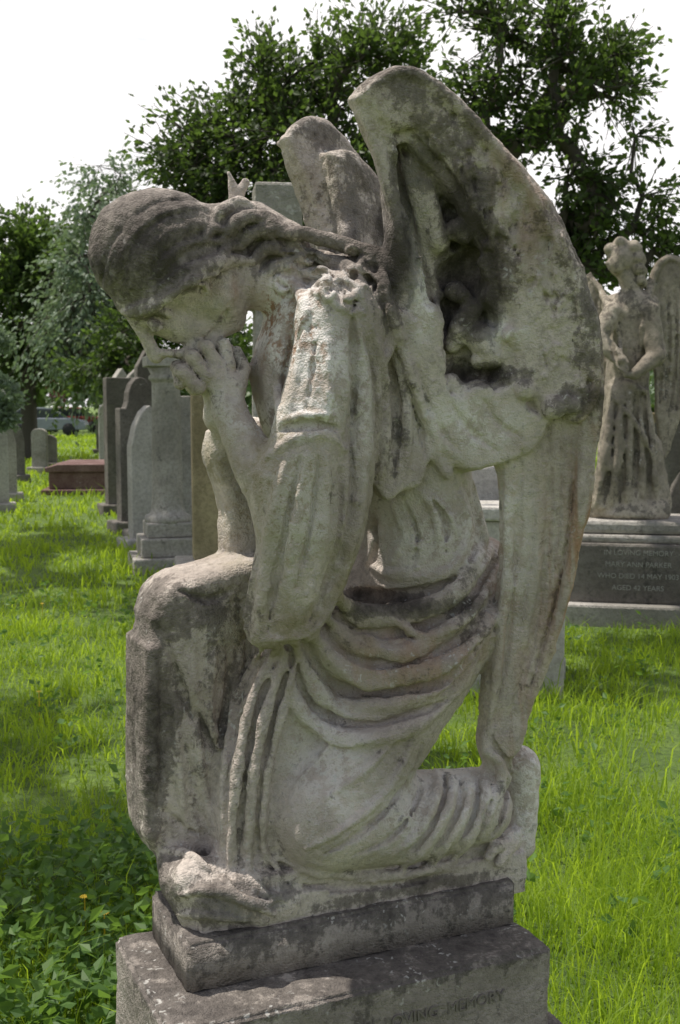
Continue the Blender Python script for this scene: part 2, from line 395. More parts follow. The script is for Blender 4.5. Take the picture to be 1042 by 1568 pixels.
# ---- body
S.chain([(640,905,0,92),(640,800,0,86),(615,660,0,88),(565,540,0,84)],.04,sq=1.3)
S.chain([(690,955,.07,62),(690,955,-.07,62)],.05)
S.chain([(520,485,.12,62),(515,478,-.12,60)],.04)
S.chain([(565,455,.07,68),(565,455,-.07,68)],.05)
S.chain([(480,438,0,52),(400,430,0,44),(330,420,0,46)],.03)
# head: hair cap over a narrower, deeply bowed face
S.chain([(250,432,0,54),(330,455,0,42)],.015,sq=.85)
S.chain([(205,452,0,32),(228,478,0,30),(275,498,0,28),(330,502,0,21)],.012,sq=.92)
S.chain([(335,452,.02,36),(354,488,.0,22)],.02)
S.ell(243,386,0,105,95,.096,8,.005)
S.chain([(207,490,0,9),(224,516,0,10),(239,545,0,12)],.006)
S.chain([(250,541,.011,7.5),(250,541,-.011,7.5)],.004)
S.chain([(262,541,-.013,7),(262,541,.013,7)],.003)
S.chain([(274,542,-.012,7),(274,542,.012,7)],.003)
S.chain([(298,534,-.006,15),(298,534,.006,15)],.01)
S.chain([(214,480,.032,8),(238,474,.040,7),(260,482,.042,5)],.005)
S.ell(235,496,.042,17,9,.018,-30,.005,'sub')
S.ell(237,498,.032,12,8,.011,-30,.003)
S.stroke([(224,497),(235,505),(251,502)],3,.6,.003,raw=True)
S.stroke([(223,489),(238,484),(254,490)],2.5,.6,.003,'sub',raw=True)
S.stroke([(260,514),(256,530),(262,538)],2.5,.4,.004,'sub',raw=True)
S.stroke([(348,468),(338,500),(312,520)],6,.5,.006,'sub',raw=True)
# cap rim and thick wave of hair along the temple
S.stroke([(144,458),(172,476),(208,474),(240,456),(268,434),(302,412),(345,400),(388,400)],15,.55,.006)
S.stroke([(190,486),(230,474),(266,450),(296,428),(335,418)],8,.5,.004)
S.chain([(330,355,0,42),(385,345,0,36),(430,380,0,44)],.02,sq=1.3)
for q in ([(170,440),(190,385),(235,335),(300,318),(345,330)],[(200,440),(222,390),(265,355),(320,345),(360,355)],[(240,418),(270,385),(310,370),(360,372)]):
    S.stroke(q,4,.1,.014)
for q in ([(222,445),(245,395),(290,362),(345,352)],[(185,445),(205,375),(255,332),(320,325)],[(262,408),(300,380),(350,378)],[(156,440),(165,385),(195,335)],[(205,330),(250,308),(310,308)],[(200,466),(240,448),(272,425),(310,404)]):
    S.stroke(q,3,.2,.01,'sub')
def curl(o,cx,cy,R,r,a0=0,turn=1.6,k=.006,h=.4):
    n=9;o.stroke([(cx+R*(1-.55*i/n)*math.cos(a0+turn*math.pi*i/n),cy+R*(1-.55*i/n)*math.sin(a0+turn*math.pi*i/n)) for i in range(n+1)],r,h,k,step=6)
# bunched curls at the back of the head
for q,r in (([(325,345),(340,322),(365,312),(392,318)],10),([(345,362),(362,340),(388,332),(408,345)],10),([(365,385),(382,360),(405,352),(425,368)],10),([(310,372),(322,352),(342,350)],8),([(385,405),(402,385),(425,380),(440,398)],10),([(410,352),(432,350),(450,366)],9),([(335,392),(355,376),(372,380)],8),([(405,425),(422,408),(445,410),(455,430)],9),([(398,325),(415,335),(420,350)],8),([(430,385),(455,380),(470,398)],8)):
    S.stroke(q,r,.62,.005,raw=True,step=6,sm=3)
for q in ([(338,350),(352,330),(375,322)],[(358,372),(374,350),(396,342)],[(378,395),(394,372),(415,366)],[(398,415),(412,396),(434,394)],[(326,365),(340,358)],[(420,362),(438,372)]):
    S.stroke(q,4,.6,.004,'sub',raw=True,step=6,sm=3)
S.chain([(364,310,-.05,11),(350,264,-.05,4)],.004);S.chain([(362,305,-.05,10),(377,280,-.05,6)],.004)
S.stroke([(300,436),(312,434),(318,444),(308,456)],4,.5,.004,raw=True)
S.stroke([(306,440),(308,450)],3,.5,.003,'sub',raw=True)
# arms
S.chain([(515,500,.13,60),(478,630,.155,50),(452,760,.15,50)],.03)
S.chain([(445,790,.14,50),(398,720,.10,38),(352,632,.05,25)],.02)
S.chain([(515,500,-.13,58),(440,770,-.12,50),(395,720,-.09,38),(340,635,-.035,25)],.02)
S.chain([(478,640,.155,50),(472,700,.155,64),(468,800,.15,72),(450,890,.15,52),(432,955,.15,30),(415,970,.15,20)],.02,sq=.8)
S.chain([(548,500,.12,46),(540,640,.135,44),(525,760,.14,44),(500,880,.14,32),(460,960,.14,20)],.02)
S.slab([(405,700,.14),(440,680,.14),(540,650,.14),(556,740,.14),(548,820,.14),(520,890,.14),(480,968,.14),(430,980,.14),(384,982,.14),(388,900,.14),(400,820,.14),(394,750,.14)],.03,.02,rd=.02)
S.slab([(322,660,-.09),(400,640,-.09),(430,700,-.09),(425,870,-.09),(350,860,-.09),(338,770,-.09),(316,700,-.09)],.045,.02,rd=.02)
# hands
S.chain([(352,632,.05,25),(345,595,.038,27),(328,572,.034,25)],.012,sq=.85)
S.chain([(340,635,-.035,25),(335,600,-.03,27),(322,575,-.026,25)],.012,sq=.85)
near=[((350,560,.036),(343,528,.034),(330,520,.006)),((333,562,.042),(318,532,.040),(305,527,.006)),((316,574,.044),(297,548,.042),(285,541,.006)),((303,592,.040),(281,570,.038),(270,562,.008))]
for a,b,c in near:
    S.chain([(*a,12.5),(*b,11)],.004);S.chain([(*b,11),(*c,10)],.003)
far=[((348,560,-.03),(335,522,-.022),(322,534,.022)),((330,565,-.034),(309,530,-.026),(300,548,.03)),((312,578,-.034),(290,545,-.026),(284,566,.03)),((300,594,-.03),(275,570,-.024),(277,588,.026))]
for a,b,c in far:
    S.chain([(*a,12.5),(*b,11)],.004);S.chain([(*b,11),(*c,9)],.003)
S.chain([(362,602,.045,13),(374,565,.03,12),(362,538,.012,9)],.006)
S.chain([(356,604,-.035,13),(366,562,-.02,12),(352,536,-.012,9)],.006)
for q in ([(341,566),(331,545)],[(325,570),(310,550)],[(309,584),(293,566)]):
    S.stroke(q,3,.5,.003,'sub')
# legs
S.chain([(610,930,-.10,78),(420,935,-.09,74),(300,945,-.06,66)],.03)
S.chain([(294,948,-.045,78),(292,1120,-.05,74),(300,1260,-.05,70)],.03)
S.slab([(216,965,-.05),(226,925,-.05),(252,893,-.05),(310,872,-.05),(392,852,-.05),(430,880,-.05),(425,1000,-.05),(395,1120,-.05),(370,1290,-.05),(300,1312,-.05),(240,1290,-.05),(211,1268,-.05),(207,1120,-.05)],.076,.015,rd=.030)
S.slab([(218,940,-.05),(230,905,-.05),(256,882,-.05),(310,865,-.05),(392,848,-.05),(402,900,-.05),(384,958,-.05),(362,950,-.05),(342,974,-.05),(318,958,-.05),(296,962,-.05),(270,945,-.05),(246,955,-.05),(228,950,-.05)],.088,.012,rd=.028,step=7)
S.slab([(208,980,-.05),(232,980,-.05),(236,1100,-.05),(232,1250,-.05),(210,1262,-.05),(206,1120,-.05)],.082,.012,rd=.014)
S.chain([(685,965,.08,76),(600,1090,.10,80),(502,1235,.11,82)],.03)
S.chain([(480,1000,.06,60),(570,1030,.07,62),(640,1020,.07,60)],.03)
S.chain([(492,1252,.11,82),(620,1250,.11,70),(725,1235,.11,58)],.025)
S.slab([(410,975,.07),(470,955,.07),(520,1000,.07),(500,1150,.07),(440,1345,.07),(335,1350,.07),(340,1200,.07),(372,1080,.07)],.05,.02,rd=.03)
# bare foot, sole upright, toes tucked under
S.chain([(796,1168,.10,28),(800,1225,.10,23),(792,1290,.10,25)],.008,sq=1.2)
S.chain([(790,1290,.11,24),(772,1303,.13,19)],.006)
for i,(u,v,l) in enumerate([(748,1312,.162),(764,1321,.160),(757,1326,.135),(752,1326,.110)]):
    S.chain([(784,1292,l-.02,12),(u+10,v-16,l,10),(u,v,l+.006,8.5)],.002)
S.chain([(520,960,.08,40),(600,985,.10,46),(700,965,.10,48),(745,900,.07,40)],.025)
S.chain([(735,860,.0,40),(735,900,0,45)],.03,sq=2)
pL,_=S.m(305,1380,.13);pR,_=S.m(792,1330,.13)
def sbox(o,x0,x1,y0,y1,z0,z1,rd,k):
    sl=o.sl((x0-.03,y0-.03,z0-.03),(x1+.03,y1+.03,z1+.03));X,Y,Z=o.xyz(sl)
    qx=np.abs(X-(x0+x1)/2)-(x1-x0)/2+rd;qy=np.abs(Y-(y0+y1)/2)-(y1-y0)/2+rd;qz=np.abs(Z-(z0+z1)/2)-(z1-z0)/2+rd
    d=np.minimum(np.maximum(np.maximum(qx,qy),qz),0)+np.sqrt(np.maximum(qx,0)**2+np.maximum(qy,0)**2+np.maximum(qz,0)**2)-rd
    o.comb(sl,d.astype(np.float32),k,'add')
sbox(S,pL[0],pR[0],-.148,.13,.60,.752,.006,.006)
sbox(S,pL[0]+.10,pR[0]+.004,-.160,.13,.60,.715,.005,.002)
for q in ([(290,1350,.10,30),(330,1375,.13,30),(400,1390,.14,26),(440,1378,.14,20)],[(265,1300,.0,26),(275,1350,.06,30),(300,1400,.10,26)],[(300,1340,.08,28),(380,1350,.11,30)]):
    S.chain(q,.02)
st=S.stroke
def fold(q,r,h=.55,k=.014,md='add'):S.stroke(q,r,h,k,md,raw=True,sm=9)
# bunched, uneven folds over the lap
cres=[([(505,905),(560,942),(640,936),(700,905),(748,840)],18),
([(492,935),(548,995),(640,992),(715,935),(760,872)],13),
([(470,962),(530,1022),(620,1036),(700,1010),(764,935)],20),
([(448,975),(492,1068),(585,1080),(672,1052),(720,1010)],12),
([(430,985),(462,1090),(545,1132),(640,1108),(715,1045)],13)]
for q,r in cres:fold(q,r,.64,.012)
for q,r in (([(498,925),(556,968),(640,962),(708,926),(756,858)],9),([(480,952),(540,1010),(630,1014),(708,978),(762,905)],8),([(458,972),(512,1048),(606,1058),(690,1036),(758,965)],10),([(438,985),(480,1082),(566,1108),(658,1084),(735,1018)],6)):
    fold(q,r,.68,.008,'sub')
for q,r in (([(540,962),(600,1004),(655,1000)],7),([(640,1016),(700,985),(745,940)],7),([(500,1000),(550,1046),(600,1050)],7),([(660,970),(715,948),(748,905)],6),([(480,1030),(520,1090),(580,1100)],6),([(600,945),(650,975),(700,960)],6),([(640,1080),(690,1056),(740,1000)],7)):
    fold(q,r,.5,.010)
st([(510,898),(570,912),(650,908),(720,876)],12,.75,.010,'sub')
st([(560,870),(620,885),(690,872),(735,838)],6,.3,.01)
for q,r in (([(425,985),(385,1080),(362,1200),(350,1330)],9),([(440,1000),(405,1100),(385,1220),(380,1345)],10),([(455,1010),(432,1090),(408,1180),(402,1290),(430,1335)],9),([(405,985),(365,1070),(345,1180),(340,1290)],7)):
    st(q,r,.5,.01)
for q,r in (([(432,990),(395,1090),(373,1210),(364,1340)],6),([(448,1005),(420,1095),(397,1200),(392,1310)],6),([(415,985),(374,1080),(352,1190),(346,1300)],6)):
    st(q,r,.7,.008,'sub')
for q,r in (([(640,1120),(600,1200),(540,1260),(470,1300)],7),([(610,1130),(560,1180),(500,1220)],4),([(665,1160),(668,1215),(640,1275),(600,1310)],8),([(690,1155),(690,1225),(655,1290),(610,1335)],8),([(715,1155),(715,1235),(680,1300),(630,1345)],7),([(740,1150),(742,1230),(715,1290),(690,1320)],8),([(762,1150),(758,1220),(736,1285)],7),([(420,1310),(480,1335),(560,1340),(640,1335),(720,1310)],7),([(520,1110),(500,1150),(455,1200)],3),([(460,1100),(520,1140),(590,1130)],3)):
    st(q,r,.5,.011)
for q,r in (([(650,1130),(620,1200),(560,1270),(500,1305)],6),([(678,1158),(680,1220),(648,1282),(606,1322)],6),([(703,1155),(703,1230),(668,1295),(620,1340)],6),([(728,1152),(730,1232),(700,1295)],6),([(640,1165),(640,1220),(600,1280),(540,1310)],5),([(751,1152),(750,1225),(726,1295)],5),([(774,1170),(772,1230),(752,1285)],7)):
    st(q,r,.7,.008,'sub')
st([(440,1352),(520,1360),(620,1352),(700,1336)],6,.75,.005,'sub')
# shoulder cape
S.slab([(560,500,.12),(600,480,.12),(640,600,.14),(690,700,.15),(682,735,.15),(655,705,.15),(640,742,.15),(610,752,.14),(590,768,.14),(570,745,.13),(556,700,.13)],.018,.008,off=.0,rd=.008)
for q,r in (([(570,500),(590,600),(585,740)],9),([(590,490),(620,600),(625,720)],9),([(605,480),(650,600),(675,710)],8),([(560,560),(565,660),(570,740)],6)):
    st(q,r,.5,.01)
for q,r in (([(580,500),(605,610),(605,740)],6),([(600,490),(635,610),(652,700)],6),([(562,520),(578,640),(575,740)],6)):
    st(q,r,.8,.007,'sub')
for q,r in (([(645,750),(668,790),(672,840)],6),([(722,735),(742,790),(738,840),(700,895)],8),([(700,740),(718,800),(700,860),(650,900)],5),([(560,860),(600,880),(640,870)],5),([(600,770),(620,820),(600,860)],5),([(745,780),(752,830),(735,880)],6),([(655,755),(690,790),(700,830)],4)):
    st(q,r,.4,.012)
for q,r in (([(660,760),(682,800),(684,850)],4),([(712,740),(730,800),(722,850),(680,895)],5),([(620,770),(640,820),(630,870)],4),([(562,780),(580,830),(560,880)],9)):
    st(q,r,.7,.01,'sub')
# sleeve folds
for q,r in (([(545,470),(556,560),(555,660),(552,770),(530,860),(490,950)],10),([(500,520),(505,600),(500,640)],7),([(470,500),(455,570),(440,640)],8),([(440,700),(420,780),(405,880),(395,970)],9),([(500,670),(500,760),(490,860),(460,950)],7),([(410,700),(450,672),(500,668),(530,690)],7),([(470,700),(455,790),(440,880)],5),([(530,500),(530,580),(525,660)],5)):
    st(q,r,.4,.014)
for q,r in (([(520,680),(522,770),(510,860),(475,950)],6),([(460,700),(440,800),(420,900),(410,965)],5),([(428,660),(460,651),(500,654),(520,657)],10),([(540,480),(542,560),(538,650)],5),([(485,500),(480,560),(470,630)],4),([(488,700),(476,800),(455,900)],4),([(536,660),(538,760),(520,860)],4)):
    st(q,r,.7,.01,'sub')
st([(430,645),(468,636),(515,636)],6,.5,.006)
st([(385,978),(430,978),(480,966),(520,905),(545,830)],5,.5,.006)
# collar / shoulder scarf
rr=np.random.default_rng(5)
for q,r in (([(425,360),(470,358),(520,370),(575,388),(598,430)],11),([(430,400),(480,392),(530,408),(580,430)],10),([(425,425),(455,440),(470,480),(455,520)],10),([(450,420),(500,420),(540,440),(560,470)],9),([(440,470),(430,520),(440,560)],7),([(575,400),(590,450),(600,500),(590,560)],11),([(500,440),(520,470),(560,480)],8),([(470,380),(500,400),(540,400)],8)):
    st(q,r,.55,.006)
for i in range(20):
    u=rr.uniform(430,590);v=365+(u-430)*.2+rr.uniform(0,70);a=rr.uniform(0,6.28)
    curl(S,u,v,rr.uniform(10,18),rr.uniform(4,7),a,rr.uniform(.7,1.4),.004,.5)
for i in range(18):
    u=rr.uniform(430,580);v=378+(u-430)*.2+rr.uniform(0,70);a=rr.uniform(-.4,1.0)
    st([(u,v),(u+22*math.cos(a),v+14*math.sin(a)),(u+36*math.cos(a+.5),v+24*math.sin(a+.5))],5,.8,.004,'sub')
S.slab([(420,470,.02),(450,460,.02),(470,640,.04),(440,700,.04),(410,660,.03),(395,560,.02)],.05,.02,rd=.02)
st([(440,520),(425,580),(430,650)],7,.5,.01)
# drapery falling from the raised knee
for q,r,md in (([(258,985),(280,1060),(320,1130),(345,1175)],8,'sub'),([(330,985),(322,1090),(345,1170)],7,'add'),([(395,860),(385,910),(378,965)],6,'add'),([(250,1240),(290,1270),(340,1290)],5,'sub'),([(296,975),(298,1080),(312,1200),(330,1285)],6,'add'),([(246,1000),(250,1110),(244,1240)],6,'sub'),([(275,905),(320,918),(360,902)],5,'sub'),([(348,990),(350,1060),(335,1150)],6,'sub'),([(268,1080),(275,1180),(285,1270)],6,'add'),([(284,1140),(300,1220),(312,1290)],4,'sub'),([(372,985),(358,1060),(350,1110)],5,'add')):
    st(q,r,.45,.012,md)
for q,r in (([(275,1370),(330,1365),(400,1385),(430,1370)],8),([(270,1400),(320,1400),(380,1410)],7),([(340,1330),(360,1370),(420,1400)],7),([(250,1300),(290,1310),(330,1340)],7),([(380,1340),(400,1365),(440,1380)],6)):
    st(q,r,.55,.006)
far_=W.G[:,::-1,:].copy()
zc=S.m(690,640,-.2)[0][2]
Z=S.ax[2][None,None,:];far_=np.maximum(far_,(zc-Z)+0*far_)
def smin(a,b,k):
    h=np.maximum(k-np.abs(a-b),0)/k;return np.minimum(a,b)-h*h*k*.25
S.G=smin(S.G,W.G,.008);S.G=smin(S.G,far_,.012);del far_
S.chain([(560,440,.06,55),(600,470,.09,34)],.02)
st([(590,420),(600,480),(625,560),(650,640)],9,.4,.01)
S.chain([(762,1115,.13,20),(760,1150,.13,24),(764,1180,.13,24)],.02)
for q,r,md in (([(742,1120),(745,1150),(766,1168),(768,1230)],7,'add'),([(755,1125),(762,1150),(780,1168),(782,1200)],5,'sub')):
    st(q,r,.5,.008,md)
S.noise(.045,.0014,1);S.noise(.016,.0008,2);S.noise(.008,.0006,4)
V,Fq=S.mesh()
print('main mesh',len(V),time.time()-T0)
def stains_and_shade(V,S,blobs):
    out={k:np.zeros(len(V),np.float32) for k in('soot_shade','warm','pale','moss')}  # the dark channel carries real soot plus some painted shade
    for b in blobs:
        u,v,l,ru,rv,kind,amp=b;c,sc=S.m(u,v,l)
        g=np.exp(-(((V[:,0]-c[0])/(ru*sc))**2+((V[:,2]-c[2])/(rv*sc))**2)**1.5)
        out[kind]=np.clip(out[kind]+amp*g,0,1.2)
    return out
blobs=[(240,350,0,125,85,'soot_shade',.95),(175,420,0,60,60,'soot_shade',.7),(250,430,0,60,30,'soot_shade',.5),(380,370,0,80,50,'soot_shade',.55),(500,395,0,110,40,'soot_shade',.55),(585,400,.1,35,90,'soot_shade',.6),(560,470,.1,30,60,'soot_shade',.6),(215,495,0,34,26,'soot_shade',.5),  # last blob here paints shade onto the front of the bowed face
(440,500,.1,25,70,'pale',.9),(480,560,.15,42,80,'pale',1.0),(470,430,.1,60,40,'pale',.8),(450,640,.15,50,30,'pale',.9),(440,780,.15,50,120,'pale',.6),(540,620,.15,20,120,'pale',.6),(350,620,.05,30,70,'pale',.5),(330,530,0,50,20,'pale',.5),
(300,480,0,50,26,'pale',.2),(410,500,0,25,80,'warm',.9),(330,445,0,50,25,'warm',.4),
(350,720,-.1,60,110,'moss',1.),(420,930,.1,60,90,'moss',.7),(500,880,.1,60,60,'moss',.6),(600,1000,.1,130,50,'warm',.35),(560,1000,.1,100,60,'moss',.4),(560,800,.1,50,90,'moss',.3),
(600,925,.1,110,16,'soot_shade',1.),(690,940,.1,60,40,'soot_shade',.3),(640,810,.1,80,70,'pale',.55),(720,800,.1,35,80,'pale',.5),(600,640,.1,40,100,'soot_shade',.3),
(270,920,-.05,80,40,'soot_shade',.6),(215,1100,-.05,32,200,'soot_shade',.9),(300,1100,-.05,80,150,'soot_shade',.3),(330,1360,.1,110,40,'soot_shade',.8),(480,1395,.1,400,14,'soot_shade',.7),
(480,1150,.1,60,140,'pale',.6),(600,1220,.1,80,60,'pale',.6),(795,1210,.1,40,110,'pale',1.),(700,1200,.1,50,60,'pale',.7),(370,1360,.1,60,24,'pale',.8),
(600,1345,.1,200,12,'soot_shade',.8),(870,820,.2,34,240,'warm',.7),(905,650,.2,26,200,'soot_shade',.8),(800,900,.2,60,200,'warm',.3),(740,180,.2,50,50,'soot_shade',.8),(600,125,.2,60,35,'soot_shade',.6),(830,320,.2,45,100,'soot_shade',.6),(870,500,.2,60,140,'soot_shade',.6),(840,620,.2,50,30,'soot_shade',.6),(760,300,.2,80,120,'warm',.3),
(705,430,.15,48,85,'soot_shade',1.2),(700,480,.15,30,40,'soot_shade',.8),(730,575,.15,50,20,'soot_shade',1.2),(690,320,.15,28,50,'soot_shade',1.),(620,240,.15,40,60,'moss',.8),(560,190,.15,30,60,'moss',.4),(635,460,.15,22,70,'pale',1.),(740,515,.15,28,26,'pale',1.1),(700,650,.15,80,50,'pale',.9),(620,320,.15,25,110,'pale',.5),(790,850,.2,40,150,'pale',.45),  # dark blobs in the wing hollow paint extra shade into the recess
(520,300,-.2,60,80,'soot_shade',.7),(770,1100,.1,40,60,'warm',.3),(330,545,0,60,40,'soot_shade',.2)]
stt=stains_and_shade(V,S,blobs)
root=empty('angel_statue',(C0[0],C0[1],0),YAW)
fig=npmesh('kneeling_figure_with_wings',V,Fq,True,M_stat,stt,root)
def bump_box(name,x0,x1,y0,y1,z0,z1,mat,parent,soot_shade=.3,cell=.03):
    import bmesh
    bm=bmesh.new();bmesh.ops.create_cube(bm,size=1)
    for v in bm.verts:v.co=Vector(((x0+x1)/2+v.co.x*(x1-x0),(y0+y1)/2+v.co.y*(y1-y0),(z0+z1)/2+v.co.z*(z1-z0)))
    bmesh.ops.bevel(bm,geom=list(bm.edges),offset=.007,segments=3,affect='EDGES')
    bmesh.ops.subdivide_edges(bm,edges=[e for e in bm.edges if e.calc_length()>.15],cuts=60,use_grid_fill=True)
    me=bpy.data.meshes.new(name);bm.to_mesh(me);bm.free();me.materials.append(mat)
    n=len(me.vertices);co=np.zeros(n*3,np.float32);me.vertices.foreach_get('co',co);co=co.reshape(-1,3)
    a=me.attributes.new('soot_shade','FLOAT','POINT');a.data.foreach_set('value',(soot_shade+.5*np.clip((co[:,2]-z1+.035)/.035,0,1)).astype(np.float32))
    for p in me.polygons:p.use_smooth=True
    ob=bpy.data.objects.new(name,me);scene.collection.objects.link(ob);ob.parent=parent
    tx=bpy.data.textures.get('chips') or bpy.data.textures.new('chips','CLOUDS');tx.noise_scale=.05;tx.noise_depth=4
    d=ob.modifiers.new('d','DISPLACE');d.texture=tx;d.strength=.011;d.texture_coords='GLOBAL'
    return ob
def lx(u,v,l):return S.m(u,v,l)[0][0]
x0=lx(288,1500,.18);x1=lx(790,1400,.18)
bump_box('plinth',x0,x1,-.18,.07,.575,.668,M_plin,root,.0)
bx0=lx(256,1568,.29);bx1=lx(845,1456,.29)
bump_box('inscribed_block',bx0,bx1,-.29,.09,.30,.58,M_plin,root,.0)
bump_box('base_step',bx0+.02,bx1+.06,-.36,.14,.12,.40,M_plin,root,.0)
bump_box('foundation',bx0-.0,bx1+.12,-.42,.20,-.1,.14,M_plin,root,.0)
M_ins=plain('engraving_shadow',(.16,.14,.12),.95)
def text(name,body,size,loc,rot,parent,mat,ext=.002):
    c=bpy.data.curves.new(name,'FONT');c.body=body;c.size=size;c.align_x='CENTER';c.extrude=ext
    o=bpy.data.objects.new(name,c);scene.collection.objects.link(o);o.location=loc;o.rotation_euler=rot;o.parent=parent;c.materials.append(mat)
    return o
text('inscription','IN  LOVING  MEMORY',.030,((bx0+bx1)/2+.12,-.2915,.500),(math.pi/2,0,0),root,M_ins,.0025)
print('pedestal',time.time()-T0)
# ============================================================ SECOND ANGEL
Y2=8.6;c2=at(955,945,Y2)
S2=Sculpt((c2[0],Y2),math.radians(-12),(-.6,-.55,.66),(.85,.55,3.1),.0105)
B=S2
B.chain([(955,770,0,48),(960,680,0,42),(960,600,0,34),(964,520,0,31),(968,475,0,33)],.05,sq=.9)
B.chain([(925,770,.15,20),(940,690,.16,22),(955,600,.12,20)],.04)
B.chain([(1000,770,.0,28),(985,690,0,28)],.05)
B.chain([(940,468,.0,17),(992,470,.0,19)],.04)
B.chain([(965,440,.02,14),(955,415,.04,12)],.03)
B.ell(952,396,.03,21,24,.11,20,.02);B.ell(944,406,.06,13,16,.08,20,.015)
B.chain([(930,404,.09,4),(934,413,.09,3)],.008)
for a,b,r in ((935,382,10),(950,373,11),(968,380,12),(976,396,11),(978,412,10),(980,430,8)):
    B.chain([(a,b,.03,r),(a+3,b+3,.0,r)],.012,sq=1.6)
B.chain([(938,476,.12,15),(917,520,.2,14)],.03);B.chain([(917,520,.2,14),(952,552,.27,10)],.015)
B.chain([(994,478,.1,17),(1006,545,.16,15)],.03);B.chain([(1006,545,.16,14),(972,572,.27,9)],.015)
for i in range(4):B.chain([(953-2*i,547+4*i,.28,4),(966-2*i,560+4*i,.30,3)],.006)
B.chain([(972,572,.27,6),(958,575,.29,4)],.01)
wl=[(985,480,-.06),(990,440,-.10),(1003,405,-.12),(1022,389,-.15),(1040,392,-.16),(1056,420,-.18),(1062,490,-.18),(1055,580,-.17),(1036,660,-.15),(1015,705,-.14),(1004,640,-.12),(1000,560,-.10)]
B.slab(wl,.035,.03,rd=.025)
wl2=[(940,490,-.10),(922,445,-.13),(905,417,-.14),(892,425,-.15),(886,480,-.15),(889,560,-.14),(902,630,-.13),(918,660,-.12),(934,590,-.10)]
B.slab(wl2,.035,.03,rd=.025)
B.stroke([(990,470),(1004,415),(1024,396),(1045,405)],6,.5,.02)
B.stroke([(936,480),(918,440),(902,424)],5,.5,.02)
for i in range(5):
    B.stroke([(1010+11*i,440-3*i),(1014+11*i,520),(1010+8*i,620+8*i)],3,.6,.008,'sub')
    if i<3:B.stroke([(896+9*i,450),(898+9*i,540),(906+6*i,620)],3,.6,.008,'sub')
for q,r in (([(940,480),(950,530),(948,560)],4),([(985,490),(982,540)],4),([(955,585),(985,600),(1000,590)],6),([(940,600),(928,690),(912,785)],6),([(952,600),(946,690),(935,785)],5),([(965,600),(964,700),(960,785)],5),([(978,600),(984,700),(985,785)],5),([(990,600),(1000,700),(1008,785)],6),([(940,610),(975,650),(1000,700)],4)):
    B.stroke(q,r,.5,.014)
for q,r in (([(946,605),(938,690),(924,785)],4),([(958,600),(955,690),(948,785)],4),([(972,600),(974,700),(972,785)],4),([(984,600),(992,700),(997,785)],4),([(930,500),(945,560)],4)):
    B.stroke(q,r,.7,.01,'sub')
B.chain([(912,782,.1,14),(960,786,.2,14),(1012,782,.1,16),(960,785,-.2,16),(912,782,.1,14)],.03)
B.ell(960,785,0,62,14,.28,0,.03)
B.noise(.1,.004,8);B.noise(.035,.003,9)
V2,F2=B.mesh()
r2=empty('angel_statue.001',(c2[0],Y2,0),math.radians(-12))
npmesh('standing_figure_with_wings',V2,F2,True,stone('angel_sandstone_far',(.46,.40,.32),(.25,.215,.17),(.045,.04,.036),.70,.4,sc=.45,moss=.15),None,r2)
box('pedestal_cap',-.34,.46,-.34,.34,.66,.76,M_far,r2,.03)
box('pedestal_cap_moulding',-.38,.50,-.38,.38,.60,.658,M_far,r2,.02)
box('pedestal_die',-.42,.56,-.42,.42,.16,.60,M_dark,r2,.02)
box('pedestal_base',-.5,.66,-.52,.52,-.1,.165,M_far,r2,.02)
M_let=plain('worn_lettering',(.32,.31,.28),.9)
for i,t in enumerate(['IN LOVING MEMORY','MARY ANN PARKER','WHO DIED 14 MAY 1903','AGED 42 YEARS']):
    text('inscription_%d'%i,t,.052,(.08,-.4215,.52-.085*i),(math.pi/2,0,0),r2,M_let,.002)
print('second angel',time.time()-T0)
# ============================================================ gravestones
def headstone(name,u,vbase,Y,w,h,mat,style='round',t=.12,rz=0.,bevel=.015,base=True):
    p=at(u,vbase,Y);e=empty(name,(p[0],Y,0),rz)
    hw=w/2;pr=[(-hw,0),(hw,0)]
    if style=='round':
        pr+=[(hw*math.cos(a),h-hw*.7+hw*.7*math.sin(a)) for a in np.linspace(0,math.pi,13)]
    elif style=='gothic':
        pr+=[(hw,h*.72),(hw*.75,h*.86),(hw*.4,h*.95),(0,h),(-hw*.4,h*.95),(-hw*.75,h*.86),(-hw,h*.72)]
    elif style=='shoulder':
        pr+=[(hw,h*.8),(hw*.7,h*.8)]+[(hw*.6*math.cos(a),h*.84+h*.16*math.sin(a)) for a in np.linspace(0,math.pi,9)]+[(-hw*.7,h*.8),(-hw,h*.8)]
    elif style=='obelisk':
        pr+=[(hw*.7,h*.9),(0,h),(-hw*.7,h*.9)]
    else:pr+=[(hw,h),(-hw,h)]
    prism('slab',pr,-t/2,t/2,mat,e,bevel)
    if base:box('footing',-hw-.1,hw+.1,-t/2-.12,t/2+.12,-.05,.14,mat,e,.02)
    return e
def cross(name,x,Y,h,mat,rz=0,s=1.):
    e=empty(name,(x,Y,0),rz)
    for i in range(3):box('step_%d'%i,-.5*s+.1*i*s,.5*s-.1*i*s,-.5*s+.1*i*s,.5*s-.1*i*s,-.05+.18*i,.18*(i+1)+(.001*i),mat,e,.015)
    a=.10*s;zc=h-.42*s;b=.30*s
    prism('shaft_and_arms',[(-a*1.25,.5),(a*1.25,.5),(a,zc-a),(b,zc-a),(b,zc+a),(a,zc+a),(a,h),(-a,h),(-a,zc+a),(-b,zc+a),(-b,zc-a),(-a,zc-a)],-.09*s,.09*s,mat,e,.015)
    return e
px=at(426,620,5.2)[0]
cross('stone_cross',px,5.2,1.6+(620-293)/F*5.2*1.0,M_far,math.radians(8),1.05)
